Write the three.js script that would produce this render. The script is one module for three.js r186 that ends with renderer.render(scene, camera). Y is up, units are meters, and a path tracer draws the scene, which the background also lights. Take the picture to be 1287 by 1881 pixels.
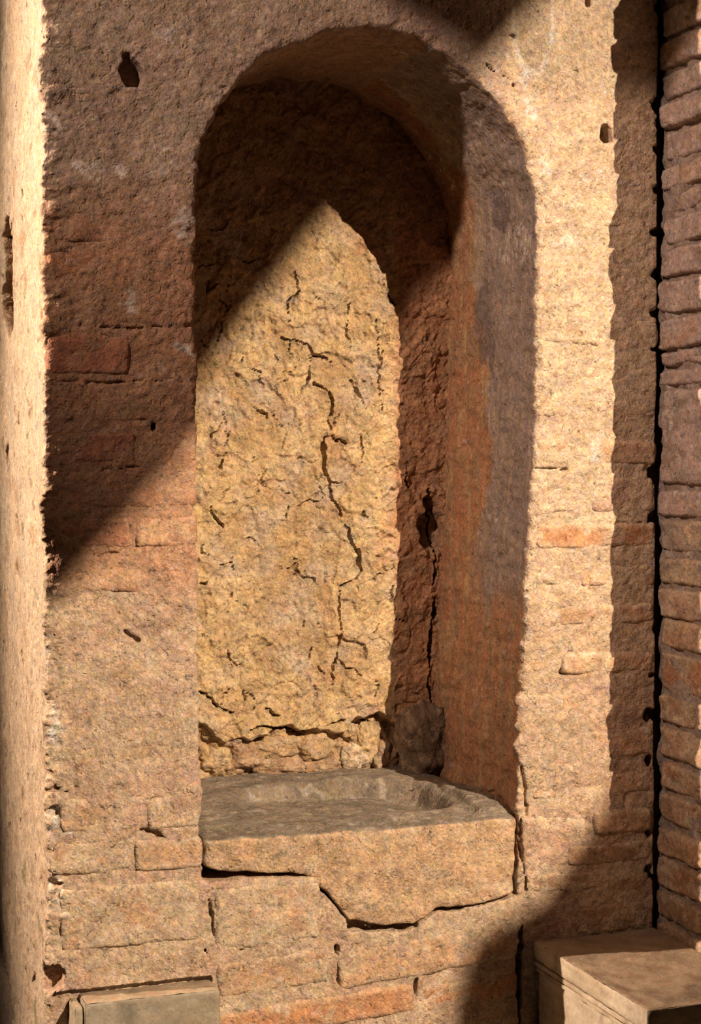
import * as THREE from 'three';

// ------------------------------------------------------------------ camera, exposure, lamps' settings
const scene = new THREE.Scene();
scene.background = new THREE.Color(0x000000);             // an underground chamber: no sky
const EYE = new THREE.Vector3(0, 1.6, 2.2);
const camera = new THREE.PerspectiveCamera(34.0025, 1287 / 1881, 0.05, 30);
camera.position.copy(EYE);
camera.rotation.order = 'YXZ';
camera.rotation.set(-THREE.MathUtils.degToRad(1.6852), -THREE.MathUtils.degToRad(19.5622), 0);
camera.updateMatrixWorld(true);

const renderer = new THREE.WebGLRenderer({ antialias: true });
renderer.toneMapping = THREE.LinearToneMapping;
renderer.toneMappingExposure = 0.93;
renderer.shadowMap.enabled = true;

const KEY = { at: [2.17, 3.98, 4.0], aim: [0.98, 1.03, 0], color: 0xffe6c8, power: 184 };          // spotlight behind the opening of the added wall
const SIDE = { at: [-2.6, 3.1, -0.385], aim: [1.06, 1.42, 0.40], color: 0xffe0c4, power: 122 };     // spotlight in the left passage
const FILL = { at: [-1.45, 3.42, 1.68], aim: [1.10, 1.92, 0], color: 0xffdcc6, power: 35 };         // added fill spotlight beside the viewer, brightens shade around the head of the niche

// ------------------------------------------------------------------ noise
let seed = 20417;
const rnd = () => { seed = (seed * 1664525 + 1013904223) >>> 0; return seed / 4294967296; };
const PERM = new Uint8Array(512);
{ const p = Array.from({ length: 256 }, (_, i) => i);
  for (let i = 255; i > 0; i--) { const j = Math.floor(rnd() * (i + 1)); [p[i], p[j]] = [p[j], p[i]]; }
  for (let i = 0; i < 512; i++) PERM[i] = p[i & 255]; }
const GX = new Float32Array(256), GY = new Float32Array(256), GZ = new Float32Array(256);
for (let i = 0; i < 256; i++) { const a = rnd() * 6.28318, c = rnd() * 2 - 1, s = Math.sqrt(1 - c * c); GX[i] = s * Math.cos(a); GY[i] = s * Math.sin(a); GZ[i] = c; }
function noise(x, y, z) {                                   // gradient noise, about -0.9 .. 0.9
  const xf = Math.floor(x), yf = Math.floor(y), zf = Math.floor(z);
  const X = xf & 255, Y = yf & 255, Z = zf & 255; x -= xf; y -= yf; z -= zf;
  const u = x * x * x * (x * (x * 6 - 15) + 10), v = y * y * y * (y * (y * 6 - 15) + 10), w = z * z * z * (z * (z * 6 - 15) + 10);
  const A = PERM[X] + Y, B = PERM[X + 1] + Y, AA = PERM[A] + Z, AB = PERM[A + 1] + Z, BA = PERM[B] + Z, BB = PERM[B + 1] + Z;
  const g = (h, a, b, c) => { h = PERM[h]; return GX[h] * a + GY[h] * b + GZ[h] * c; };
  const l00 = g(AA, x, y, z), l10 = g(BA, x - 1, y, z), l01 = g(AB, x, y - 1, z), l11 = g(BB, x - 1, y - 1, z);
  const m00 = g(AA + 1, x, y, z - 1), m10 = g(BA + 1, x - 1, y, z - 1), m01 = g(AB + 1, x, y - 1, z - 1), m11 = g(BB + 1, x - 1, y - 1, z - 1);
  const a = l00 + u * (l10 - l00), b = l01 + u * (l11 - l01), c = m00 + u * (m10 - m00), d = m01 + u * (m11 - m01);
  const e = a + v * (b - a), f = c + v * (d - c);
  return 1.5 * (e + w * (f - e));
}
function fbm(x, y, z, n = 3) { let s = 0, a = 1, t = 0; for (let i = 0; i < n; i++) { s += a * noise(x, y, z); t += a; a *= 0.5; x = x * 2.03 + 17.1; y = y * 2.03 + 5.3; z = z * 2.03 + 9.7; } return s / t; }
const clamp = (v, a = 0, b = 1) => Math.min(b, Math.max(a, v));
const step = (a, b, v) => { const t = clamp((v - a) / (b - a)); return t * t * (3 - 2 * t); };
const lerp = (a, b, t) => a + (b - a) * t;
const smax = (a, b, k) => { const h = clamp(0.5 + 0.5 * (a - b) / k); return b + (a - b) * h + k * h * (1 - h); };
const smin = (a, b, k) => -smax(-a, -b, k);
function track(list, v) {                                   // piecewise linear [[key, value] ...], keys rising
  if (v <= list[0][0]) return list[0][1];
  for (let i = 1; i < list.length; i++) if (v <= list[i][0]) return lerp(list[i - 1][1], list[i][1], (v - list[i - 1][0]) / (list[i][0] - list[i - 1][0]));
  return list[list.length - 1][1];
}
function segment(px, py, a, b) {                            // distance in 2D to a segment
  const dx = b[0] - a[0], dy = b[1] - a[1], t = clamp(((px - a[0]) * dx + (py - a[1]) * dy) / (dx * dx + dy * dy + 1e-12));
  return Math.hypot(px - a[0] - dx * t, py - a[1] - dy * t);
}

// ------------------------------------------------------------------ surveying: where a sight line of the photograph meets a wall plane
function sight(u, v) {
  const f = 940.5 / Math.tan(THREE.MathUtils.degToRad(34.0025) / 2);
  return new THREE.Vector3((u - 643.5) / f, -(v - 940.5) / f, -1).applyQuaternion(camera.quaternion);
}
function onZ(u, v, z = 0) { const r = sight(u, v), t = (z - EYE.z) / r.z; return [EYE.x + r.x * t, EYE.y + r.y * t]; }
function onX(u, v, x) { const r = sight(u, v), t = (x - EYE.x) / r.x; return [EYE.z + r.z * t, EYE.y + r.y * t]; }   // [z, y]
const line = (z, ...uv) => { const o = []; for (let i = 0; i < uv.length; i += 2) o.push(onZ(uv[i], uv[i + 1], z)); return o; };

// ------------------------------------------------------------------ textures: mineral grain only
function dataTexture(n, fill, srgb) {
  const d = new Uint8Array(n * n * 4);
  for (let j = 0; j < n; j++) for (let i = 0; i < n; i++) { const c = fill(i / n, j / n), k = (j * n + i) * 4; d[k] = 255 * clamp(c[0]); d[k + 1] = 255 * clamp(c[1]); d[k + 2] = 255 * clamp(c[2]); d[k + 3] = 255; }
  const t = new THREE.DataTexture(d, n, n); t.wrapS = t.wrapT = THREE.RepeatWrapping; t.magFilter = THREE.LinearFilter; t.minFilter = THREE.LinearMipmapLinearFilter; t.generateMipmaps = true;
  if (srgb) t.colorSpace = THREE.SRGBColorSpace;
  t.needsUpdate = true; return t;
}
// lattice noise that tiles after p cells
const TABLE = new Float32Array(65536); for (let i = 0; i < 65536; i++) TABLE[i] = rnd();
function tile(u, v, p, s) {
  u *= p; v *= p; const i = Math.floor(u), j = Math.floor(v), a = u - i, b = v - j, x = a * a * (3 - 2 * a), y = b * b * (3 - 2 * b);
  const h = (m, n) => TABLE[((((m % p) * 7919) ^ ((n % p) * 104729)) + s * 6151) & 65535];
  const t0 = lerp(h(i, j), h(i + 1, j), x), t1 = lerp(h(i, j + 1), h(i + 1, j + 1), x);
  return lerp(t0, t1, y);
}
const N = 2048;
const grainHeight = new Float32Array(N * N);
for (let j = 0; j < N; j++) for (let i = 0; i < N; i++) {
  const u = i / N, v = j / N;
  const a = tile(u, v, 90, 1), b = tile(u, v, 230, 2), c = tile(u, v, 520, 3), d = tile(u, v, 1024, 4);
  let h = 0.3 * a + 0.32 * b + 0.24 * c + 0.14 * d;
  const pit = tile(u, v, 150, 5) * 0.6 + tile(u, v, 400, 6) * 0.4; if (pit > 0.72) h -= (pit - 0.72) * 2.4;
  grainHeight[j * N + i] = clamp(h);
}
const grainBump = dataTexture(N, (u, v) => { const h = grainHeight[Math.round(v * N) * N + Math.round(u * N)]; return [h, h, h]; });
const grainColor = dataTexture(N, (u, v) => {
  const sp = tile(u, v, 700, 7) * 0.5 + tile(u, v, 300, 8) * 0.5, warm = tile(u, v, 60, 9) * 0.5 + tile(u, v, 170, 10) * 0.5, fine = tile(u, v, 1024, 11);
  let l = 0.83 + 0.28 * (sp - 0.5) + 0.18 * (fine - 0.5) + 0.22 * (warm - 0.5); 
  const salt = tile(u, v, 480, 12) * tile(u, v, 120, 13); if (salt > 0.62) l += (salt - 0.62) * 0.9;
  const dark = tile(u, v, 380, 14) * 0.7 + tile(u, v, 90, 15) * 0.3; if (dark > 0.76) l -= (dark - 0.76) * 1.8;
  const w = (tile(u, v, 210, 16) - 0.5) * 0.11 + (tile(u, v, 440, 17) - 0.5) * 0.05, g = (tile(u, v, 150, 18) - 0.5) * 0.035;
  return [l + w * 0.4 + g * 0.4, l - g, l - w + g * 0.4];
}, true);
const vein = dataTexture(1024, (u, v) => {
  const q = tile(u, v, 6, 20) * 0.6 + tile(u, v, 14, 21) * 0.3 + tile(u, v, 40, 22) * 0.1, r = 1 - Math.abs(2 * q - 1), f = tile(u, v, 300, 23);
  const l = 0.86 + 0.10 * (tile(u, v, 30, 24) - 0.5) + 0.10 * (f - 0.5) - (r > 0.9 ? (r - 0.9) * 1.6 : 0);
  return [l, l, l];
}, true);

const masonry = new THREE.MeshStandardMaterial({ color: 0xffffff, vertexColors: true, map: grainColor, bumpMap: grainBump, bumpScale: 0.0026, roughness: 0.96 });
const brickClay = new THREE.MeshStandardMaterial({ color: 0xffffff, vertexColors: true, map: grainColor, bumpMap: grainBump, bumpScale: 0.0022, roughness: 0.93 });
const marble = new THREE.MeshStandardMaterial({ color: 0xffffff, vertexColors: true, map: vein, bumpMap: grainBump, bumpScale: 0.0008, roughness: 0.7 });
const shellMaterial = new THREE.MeshStandardMaterial({ color: new THREE.Color().setRGB(0.36, 0.27, 0.2), map: grainColor, bumpMap: grainBump, bumpScale: 0.004, roughness: 0.97 });
const metal = new THREE.MeshStandardMaterial({ color: 0x1c1c1e, roughness: 0.45, metalness: 0.8 });

// ------------------------------------------------------------------ scene book-keeping
const used = {};
function numbered(name) { const n = used[name] = (used[name] ?? -1) + 1; return n ? `${name}_${String(n).padStart(3, '0')}` : name; }
function add(o, name, parent = scene) {
  o.name = parent === scene ? numbered(name) : (parent.userData.count ??= {}, parent.userData.count[name] = (parent.userData.count[name] ?? -1) + 1, parent.userData.count[name] ? `${name}_${String(parent.userData.count[name]).padStart(3, '0')}` : name);
  o.traverse((m) => { if (m.isMesh) m.castShadow = m.receiveShadow = true; });
  parent.add(o); return o;
}
function structure(o, name) { add(o, name); o.userData.kind = 'structure'; return o; }
function thing(o, name, label, category, group) { add(o, name); Object.assign(o.userData, { label, category }); if (group) o.userData.group = group; return o; }

// ------------------------------------------------------------------ solids from distance functions (surface nets), coloured at their vertices
function carve(f, lo, hi, h, paint, uvShift = 0) {
  const nx = Math.ceil((hi[0] - lo[0]) / h) + 1, ny = Math.ceil((hi[1] - lo[1]) / h) + 1, nz = Math.ceil((hi[2] - lo[2]) / h) + 1, B = 8, reach = h * B * 0.87 + 0.02;
  const F = new Float32Array(nx * ny * nz), live = [];
  for (let bz = 0; bz < nz; bz += B) for (let by = 0; by < ny; by += B) for (let bx = 0; bx < nx; bx += B) {
    const ex = Math.min(nx, bx + B), ey = Math.min(ny, by + B), ez = Math.min(nz, bz + B);
    const c = f(lo[0] + (bx + ex - 1) / 2 * h, lo[1] + (by + ey - 1) / 2 * h, lo[2] + (bz + ez - 1) / 2 * h, true), far = Math.abs(c) > reach;
    if (!far) live.push([bx, by, bz]);
    for (let k = bz; k < ez; k++) for (let j = by; j < ey; j++) for (let i = bx; i < ex; i++)
      F[(k * ny + j) * nx + i] = far ? c : f(lo[0] + i * h, lo[1] + j * h, lo[2] + k * h, false);
  }
  const id = new Int32Array(nx * ny * nz).fill(-1), P = [];
  const at = (i, j, k) => (k * ny + j) * nx + i, off = [0, 1, nx, nx + 1, nx * ny, nx * ny + 1, nx * ny + nx, nx * ny + nx + 1];
  const E = [[0, 1], [2, 3], [4, 5], [6, 7], [0, 2], [1, 3], [4, 6], [5, 7], [0, 4], [1, 5], [2, 6], [3, 7]];
  const cells = [];
  for (const [bx, by, bz] of live) for (let k = Math.max(0, bz - 1); k < Math.min(nz - 1, bz + B); k++) for (let j = Math.max(0, by - 1); j < Math.min(ny - 1, by + B); j++) for (let i = Math.max(0, bx - 1); i < Math.min(nx - 1, bx + B); i++) {
    const o = at(i, j, k); if (id[o] >= 0) continue;
    let m = 0; for (let q = 0; q < 8; q++) if (F[o + off[q]] < 0) m |= 1 << q;
    if (m === 0 || m === 255) continue;
    let x = 0, y = 0, z = 0, n = 0;
    for (const [a, b] of E) { const fa = F[o + off[a]], fb = F[o + off[b]]; if ((fa < 0) === (fb < 0)) continue; const t = fa / (fa - fb);
      x += (a & 1) + t * ((b & 1) - (a & 1)); y += (a >> 1 & 1) + t * ((b >> 1 & 1) - (a >> 1 & 1)); z += (a >> 2) + t * ((b >> 2) - (a >> 2)); n++; }
    id[o] = P.length / 3; P.push(lo[0] + (i + x / n) * h, lo[1] + (j + y / n) * h, lo[2] + (k + z / n) * h); cells.push(i, j, k);
  }
  const Q = [];
  for (let c = 0; c < cells.length; c += 3) { const i = cells[c], j = cells[c + 1], k = cells[c + 2], o = at(i, j, k);
    const s = F[o] < 0;
    if (j > 0 && k > 0 && s !== (F[o + 1] < 0)) quad(id[o], id[o - nx], id[o - nx - nx * ny], id[o - nx * ny], s);
    if (i > 0 && k > 0 && s !== (F[o + nx] < 0)) quad(id[o], id[o - nx * ny], id[o - nx * ny - 1], id[o - 1], s);
    if (i > 0 && j > 0 && s !== (F[o + nx * ny] < 0)) quad(id[o], id[o - 1], id[o - 1 - nx], id[o - nx], s);
  }
  function quad(a, b, c, d, s) { if (a < 0 || b < 0 || c < 0 || d < 0) return; if (s) Q.push(a, b, c, a, c, d); else Q.push(a, c, b, a, d, c); }
  const g0 = new THREE.BufferGeometry(); g0.setAttribute('position', new THREE.Float32BufferAttribute(P, 3)); g0.setIndex(Q); g0.computeVertexNormals();
  const Nn = g0.attributes.normal.array, seen = new Map(), pos = [], nor = [], uv = [], col = [], ix = new Uint32Array(Q.length), cc = [0, 0, 0];
  for (let t = 0; t < Q.length; t += 3) {
    const [a, b, c] = [Q[t], Q[t + 1], Q[t + 2]];
    const ax = Math.abs(Nn[3 * a] + Nn[3 * b] + Nn[3 * c]), ay = Math.abs(Nn[3 * a + 1] + Nn[3 * b + 1] + Nn[3 * c + 1]), az = Math.abs(Nn[3 * a + 2] + Nn[3 * b + 2] + Nn[3 * c + 2]);
    const w = az >= ax && az >= ay ? 2 : ax >= ay ? 0 : 1;
    for (let q = 0; q < 3; q++) { const v = Q[t + q], key = v * 3 + w; let n = seen.get(key);
      if (n === undefined) { n = pos.length / 3; seen.set(key, n); const x = P[3 * v], y = P[3 * v + 1], z = P[3 * v + 2];
        pos.push(x, y, z); nor.push(Nn[3 * v], Nn[3 * v + 1], Nn[3 * v + 2]); uv.push((w === 0 ? z + 0.37 : x) + uvShift, w === 1 ? z : y);
        paint(x, y, z, Nn[3 * v], Nn[3 * v + 1], Nn[3 * v + 2], cc); col.push(cc[0], cc[1], cc[2]); }
      ix[t + q] = n; }
  }
  return geometry(pos, nor, uv, col, ix);
}
function geometry(pos, nor, uv, col, ix) {
  const g = new THREE.BufferGeometry();
  g.setAttribute('position', new THREE.Float32BufferAttribute(pos, 3));
  g.setAttribute('uv', new THREE.Float32BufferAttribute(uv, 2));
  g.setAttribute('color', new THREE.Float32BufferAttribute(col, 3));
  g.setIndex(new THREE.BufferAttribute(ix instanceof Uint32Array ? ix : new Uint32Array(ix), 1));
  if (nor) g.setAttribute('normal', new THREE.Float32BufferAttribute(nor, 3)); else g.computeVertexNormals();
  return g;
}
const mix3 = (out, a, b, t) => { for (let i = 0; i < 3; i++) out[i] = a[i] + (b[i] - a[i]) * t; return out; };
const blend = (out, b, t) => mix3(out, out, b, t);

// mineral colours (linear)
const C = { tan: [0.58, 0.43, 0.29], buff: [0.66, 0.50, 0.34], pink: [0.52, 0.34, 0.24], grey: [0.37, 0.285, 0.225], mauve: [0.37, 0.29, 0.25], salt: [0.76, 0.68, 0.60], brown: [0.43, 0.26, 0.145], rust: [0.50, 0.24, 0.12],
  red: [0.50, 0.20, 0.115], orange: [0.60, 0.37, 0.22], ember: [0.60, 0.29, 0.14], yellow: [0.66, 0.46, 0.235], clay: [0.52, 0.34, 0.17], moss: [0.22, 0.2, 0.09], dirt: [0.30, 0.21, 0.14] };

// ------------------------------------------------------------------ the niche and the pier around it
const NICHE = { cx: 0.8142, cy: 1.95, r: 0.2535, back: -0.33 };
const LEFT = [[1.05, 0.5668], [1.56, 0.5625], [1.95, 0.5607]], RIGHT = [[1.05, 1.037], [1.086, 1.0392], [1.22, 1.0432], [1.48, 1.057], [1.72, 1.0676], [1.95, 1.0677]];
function nicheOutline(x, y) {                                // negative inside the opening
  if (y > NICHE.cy) return Math.hypot(x - NICHE.cx, y - NICHE.cy) - NICHE.r;
  const a = Math.max(track(LEFT, y) - x, x - track(RIGHT, y));
  return smax(a, 1.03 - y, 0.004);
}
const leftFace = (z) => 0.3554 + 0.07 * Math.max(0, -z);

// slab: its front outline below, and its shallow basin
const SLAB_BOTTOM = line(0, 368, 1592, 420, 1604, 520, 1604, 560, 1610, 600, 1640, 640, 1690, 700, 1704, 760, 1697, 800, 1672, 880, 1662, 955, 1640).map(([x, y]) => [x, y]);
const slabTop = (z) => 1.0855 - z * 0.058;
function slabDistance(x, y, z, coarse) {
  const rag = coarse ? 0 : 1, n1 = rag * fbm(x * 16, y * 16, z * 16, 3) * 0.006, n2 = rag * noise(x * 70, y * 70, z * 70) * 0.0012;
  const x0 = 0.5695 + rag * noise(y * 30, z * 30, 3.3) * 0.002, x1 = track([[-0.34, 1.012], [-0.2, 1.033], [0, 1.0375]], z);
  let d = smax(Math.max(x0 - x, x - x1), z - 0.002, 0.010);
  let top = y - slabTop(z);
  // basin: a long shallow rounded trough, deeper to the right
  const bx = (x - 0.822) / 0.156, bz = (z + 0.156) / 0.106, rr = Math.pow(Math.pow(Math.abs(bx), 4) + Math.pow(Math.abs(bz), 4), 0.25);
  top += (0.022 + 0.006 * bx) * (1 - step(0.86, 1.02, rr)) - 0.0035 * step(0.98, 1.05, rr) * (1 - step(1.1, 1.3, rr));
  top -= 0.010 * step(0.985, 0.998, x + 0.006 * noise(z * 30, 1, 1)) * step(-0.21, -0.17, z) * step(-0.01, -0.05, z);
  d = smax(d, top, 0.007);
  d = smax(d, track(SLAB_BOTTOM, x) - y + clamp(-z, 0, 0.2) * 0.15, 0.006);
  d = Math.max(d, -0.345 - z);
  // chipped right back corner
  d = smax(d, (x - 1.0) + (-z - 0.335) * 0.9 , 0.01);
  return d + n1 + n2;
}
// holes: [u, v, radius across, radius up, depth]
const HOLES = [[241, 132, 0.0175, 0.0200, 0.08], [232, 108, 0.008, 0.010, 0.02], [1111, 245, 0.0135, 0.0170, 0.06], [283, 786, 0.0035, 0.0060, 0.02], [96, 1492, 0.010, 0.008, 0.012], [92, 1800, 0.022, 0.022, 0.03], [1080, 4, 0.005, 0.005, 0.015], [100, 1450, 0.017, 0.003, 0.008],
  [1206, 192, 0.010, 0.011, 0.05], [1207, 275, 0.007, 0.007, 0.05], [1207, 348, 0.010, 0.008, 0.05], [1205, 425, 0.014, 0.007, 0.05], [1207, 503, 0.010, 0.010, 0.05], [1204, 576, 0.010, 0.009, 0.05], [1203, 642, 0.014, 0.006, 0.05], [1203, 870, 0.010, 0.012, 0.05], [1200, 952, 0.012, 0.007, 0.05], [1197, 1240, 0.008, 0.006, 0.05], [1194, 1312, 0.009, 0.009, 0.05], [1194, 1400, 0.006, 0.009, 0.05], [1193, 1530, 0.006, 0.006, 0.05], [1190, 1600, 0.008, 0.010, 0.05],
  [652, 1703, 0.017, 0.0075, 0.03], [742, 1703, 0.013, 0.0070, 0.03], [826, 1668, 0.022, 0.0034, 0.03], [1034, 1232, 0.005, 0.004, 0.012], [625, 1800, 0.008, 0.009, 0.03],
  [940, 66, 0.004, 0.003, 0.006], [1056, 134, 0.005, 0.004, 0.006]].map(([u, v, a, b, d]) => [...onZ(u, v), a, b, d]);
const CRACKS = [                                            // [half width, depth, points]
  [0.0016, 0.012, line(0, 86, 66, 110, 84, 140, 80, 175, 92, 215, 108)], [0.0018, 0.012, line(0, 100, 1445, 118, 1456, 140, 1448, 160, 1442)], [0.0018, 0.014, line(0, 380, 1640, 390, 1680, 394, 1720)],
  [0.0022, 0.018, line(0, 376, 1745, 384, 1768)], [0.0055, 0.035, line(0, 596, 1622, 618, 1654, 640, 1686)], [0.0050, 0.03, line(0, 640, 1694, 680, 1708, 720, 1706, 765, 1700)], [0.0035, 0.03, line(0, 792, 1672, 866, 1664)], [0.0060, 0.04, line(0, 618, 1740, 626, 1808, 640, 1812)], [0.0030, 0.03, line(0, 764, 1800, 762, 1840)], [0.0030, 0.02, line(0, 440, 1745, 460, 1745)], [0.0014, 0.010, line(0, 258, 1523, 285, 1530, 302, 1545)], [0.0020, 0.012, line(0, 85, 1625, 112, 1626)],
  [0.0032, 0.03, line(0, 956, 1506, 958, 1560, 963, 1600, 966, 1636)], [0.0055, 0.06, line(0, 958, 1690, 956, 1760, 953, 1890)], [0.0014, 0.010, line(0, 985, 860, 1020, 862, 1060, 861)],
  [0.0014, 0.008, line(0, 960, 1410, 965, 1460, 968, 1500)], [0.0012, 0.008, line(0, 230, 1160, 255, 1178)], [0.0012, 0.010, line(0, 890, 115, 905, 128, 930, 140, 945, 158)], [0.0015, 0.010, line(0, 1195, 960, 1130, 962)],
  [0.0010, 0.004, line(0, 150, 600, 250, 603, 350, 598)], [0.0009, 0.004, line(0, 110, 700, 200, 704, 300, 701)], [0.0009, 0.004, line(0, 100, 868, 180, 866, 260, 858)], [0.0010, 0.004, line(0, 95, 1030, 160, 1022, 230, 1014)], [0.0009, 0.004, line(0, 270, 1466, 310, 1470, 350, 1462)]
];
const PLASTER_TOP_LEFT = (x, y) => step(1.90, 1.98, y + 0.03 * noise(x * 14, y * 14, 2.2));
function coreDisplace(x, y, z) {
  const n = fbm(x * 9, y * 9, z * 9, 2) * 0.0055 + noise(x * 38, y * 44, z * 38) * 0.0015 + noise(x * 95, y * 105, z * 95) * 0.0014 + noise(x * 210, y * 210, z * 210) * 0.0007;
  const p = noise(x * 62 + 9, y * 62, z * 62);
  return n + (step(-0.03, 0.05, noise(x * 17, y * 24, z * 17 + 7)) - 0.5) * 0.0007 + (step(-0.03, 0.06, noise(x * 46, y * 56, z * 46 + 3)) - 0.5) * 0.0005 - (p > 0.42 ? (p - 0.42) * 0.008 : 0);
}
function coreDistance(x, y, z, coarse) {
  const low = coarse ? 0 : 1;
  let front = z;
  if (x > 1.24) front += step(1.264, 1.271, x) * 0.030;      // the face falls back towards the corner
  if (y < 0.9 && x < 0.58) front += 0.012 * step(0.93, 0.90, y);
  let d = smax(front, leftFace(z) - x, 0.007);
  const crumb = low * (noise(x * 13, y * 13, z * 5) * 0.006 * step(1.9, 2.1, y) + noise(x * 26, y * 26, z * 12) * 0.0035 + noise(x * 70, y * 70, z * 20) * 0.0025);
  const jag = low * step(1.5, 1.2, y) * step(0.95, 1.02, x) * step(-0.03, 0.0, z) * (Math.abs(noise(3, y * 34, z * 20)) * 0.016);
  const nd = Math.max(nicheOutline(x, y) + crumb + jag, -0.365 - z);
  d = smax(d, -nd, 0.010);
  if (y < 1.14 && y > 0.9 && x > 0.54 && x < 1.07) d = Math.max(d, -(slabDistance(x, y, z, coarse) - 0.0045));
  d = Math.max(d, -Math.max(1.270 - low * (0.020 * Math.max(0, noise(5.1, y * 24, z * 4) - 0.12) + 0.008 * noise(2.2, y * 60, z * 20)) - x, -0.06 - z));
  if (!coarse && z > -0.1) {
    const wx = x + noise(x * 90, y * 90, 1.5) * 0.0022, wy = y + noise(x * 90, y * 90, 7.5) * 0.0022;
    for (const h of HOLES) { const q = Math.hypot((wx - h[0]) / h[2], (wy - h[1]) / h[3]); if (q < 1.6) d = Math.max(d, -Math.max((q - 1) * Math.min(h[2], h[3]), -h[4] - z)); }
    for (const [w, depth, pts] of CRACKS) for (let i = 1; i < pts.length; i++) {
      const a = pts[i - 1], b = pts[i]; if (wx < Math.min(a[0], b[0]) - 0.02 || wx > Math.max(a[0], b[0]) + 0.02 || wy < Math.min(a[1], b[1]) - 0.02 || wy > Math.max(a[1], b[1]) + 0.02) continue;
      d = Math.max(d, -Math.max(segment(wx, wy, a, b) - w * (0.8 + 0.7 * noise(x * 40, y * 40, 4)), -depth - z));
    }
  }
  if (coarse) return d;
  const hem = step(0.402, 0.366, x) * step(-0.02, 0.0, z), skin = z < -0.02 && x < 0.5 ? 1 : 0, p2 = noise(x * 60, y * 34, z * 40);
  return d - coreDisplace(x, y, z) - hem * (0.0080 * Math.max(-0.1, noise(x * 18, y * 36, 4.4) - 0.05) + 0.0026 * noise(x * 60, y * 150, z * 60) + 0.0018 * noise(x * 260, y * 260, z * 100)) + (skin && p2 > 0.46 ? (p2 - 0.46) * 0.03 : 0);
}
const SMEARS = [[onX(918, 385, 1.066), 0.035, 0.035], [onX(880, 590, 1.062), 0.035, 0.07], [onX(893, 645, 1.06), 0.02, 0.03]];
const SCRATCHES = [onX(925, 450, 1.064), onX(955, 445, 1.066)];
const BLOOM = [[108, 1505, 0.026, 0.028], [96, 1590, 0.012, 0.05], [112, 1655, 0.018, 0.02], [100, 1330, 0.016, 0.03], [700, 88, 0.05, 0.012], [240, 560, 0.012, 0.02], [340, 640, 0.02, 0.012], [180, 310, 0.035, 0.014], [283, 315, 0.02, 0.012], [335, 415, 0.018, 0.03], [305, 62, 0.025, 0.014], [110, 225, 0.02, 0.02], [1010, 60, 0.008, 0.05], [965, 150, 0.008, 0.03], [975, 190, 0.012, 0.03], [1090, 830, 0.01, 0.025], [1000, 300, 0.012, 0.02], [1040, 440, 0.02, 0.012], [420, 560, 0.01, 0.03]].map(([u, v, a, b]) => [...onZ(u, v), a, b]), TONGUE = onZ(978, 20);
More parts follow.
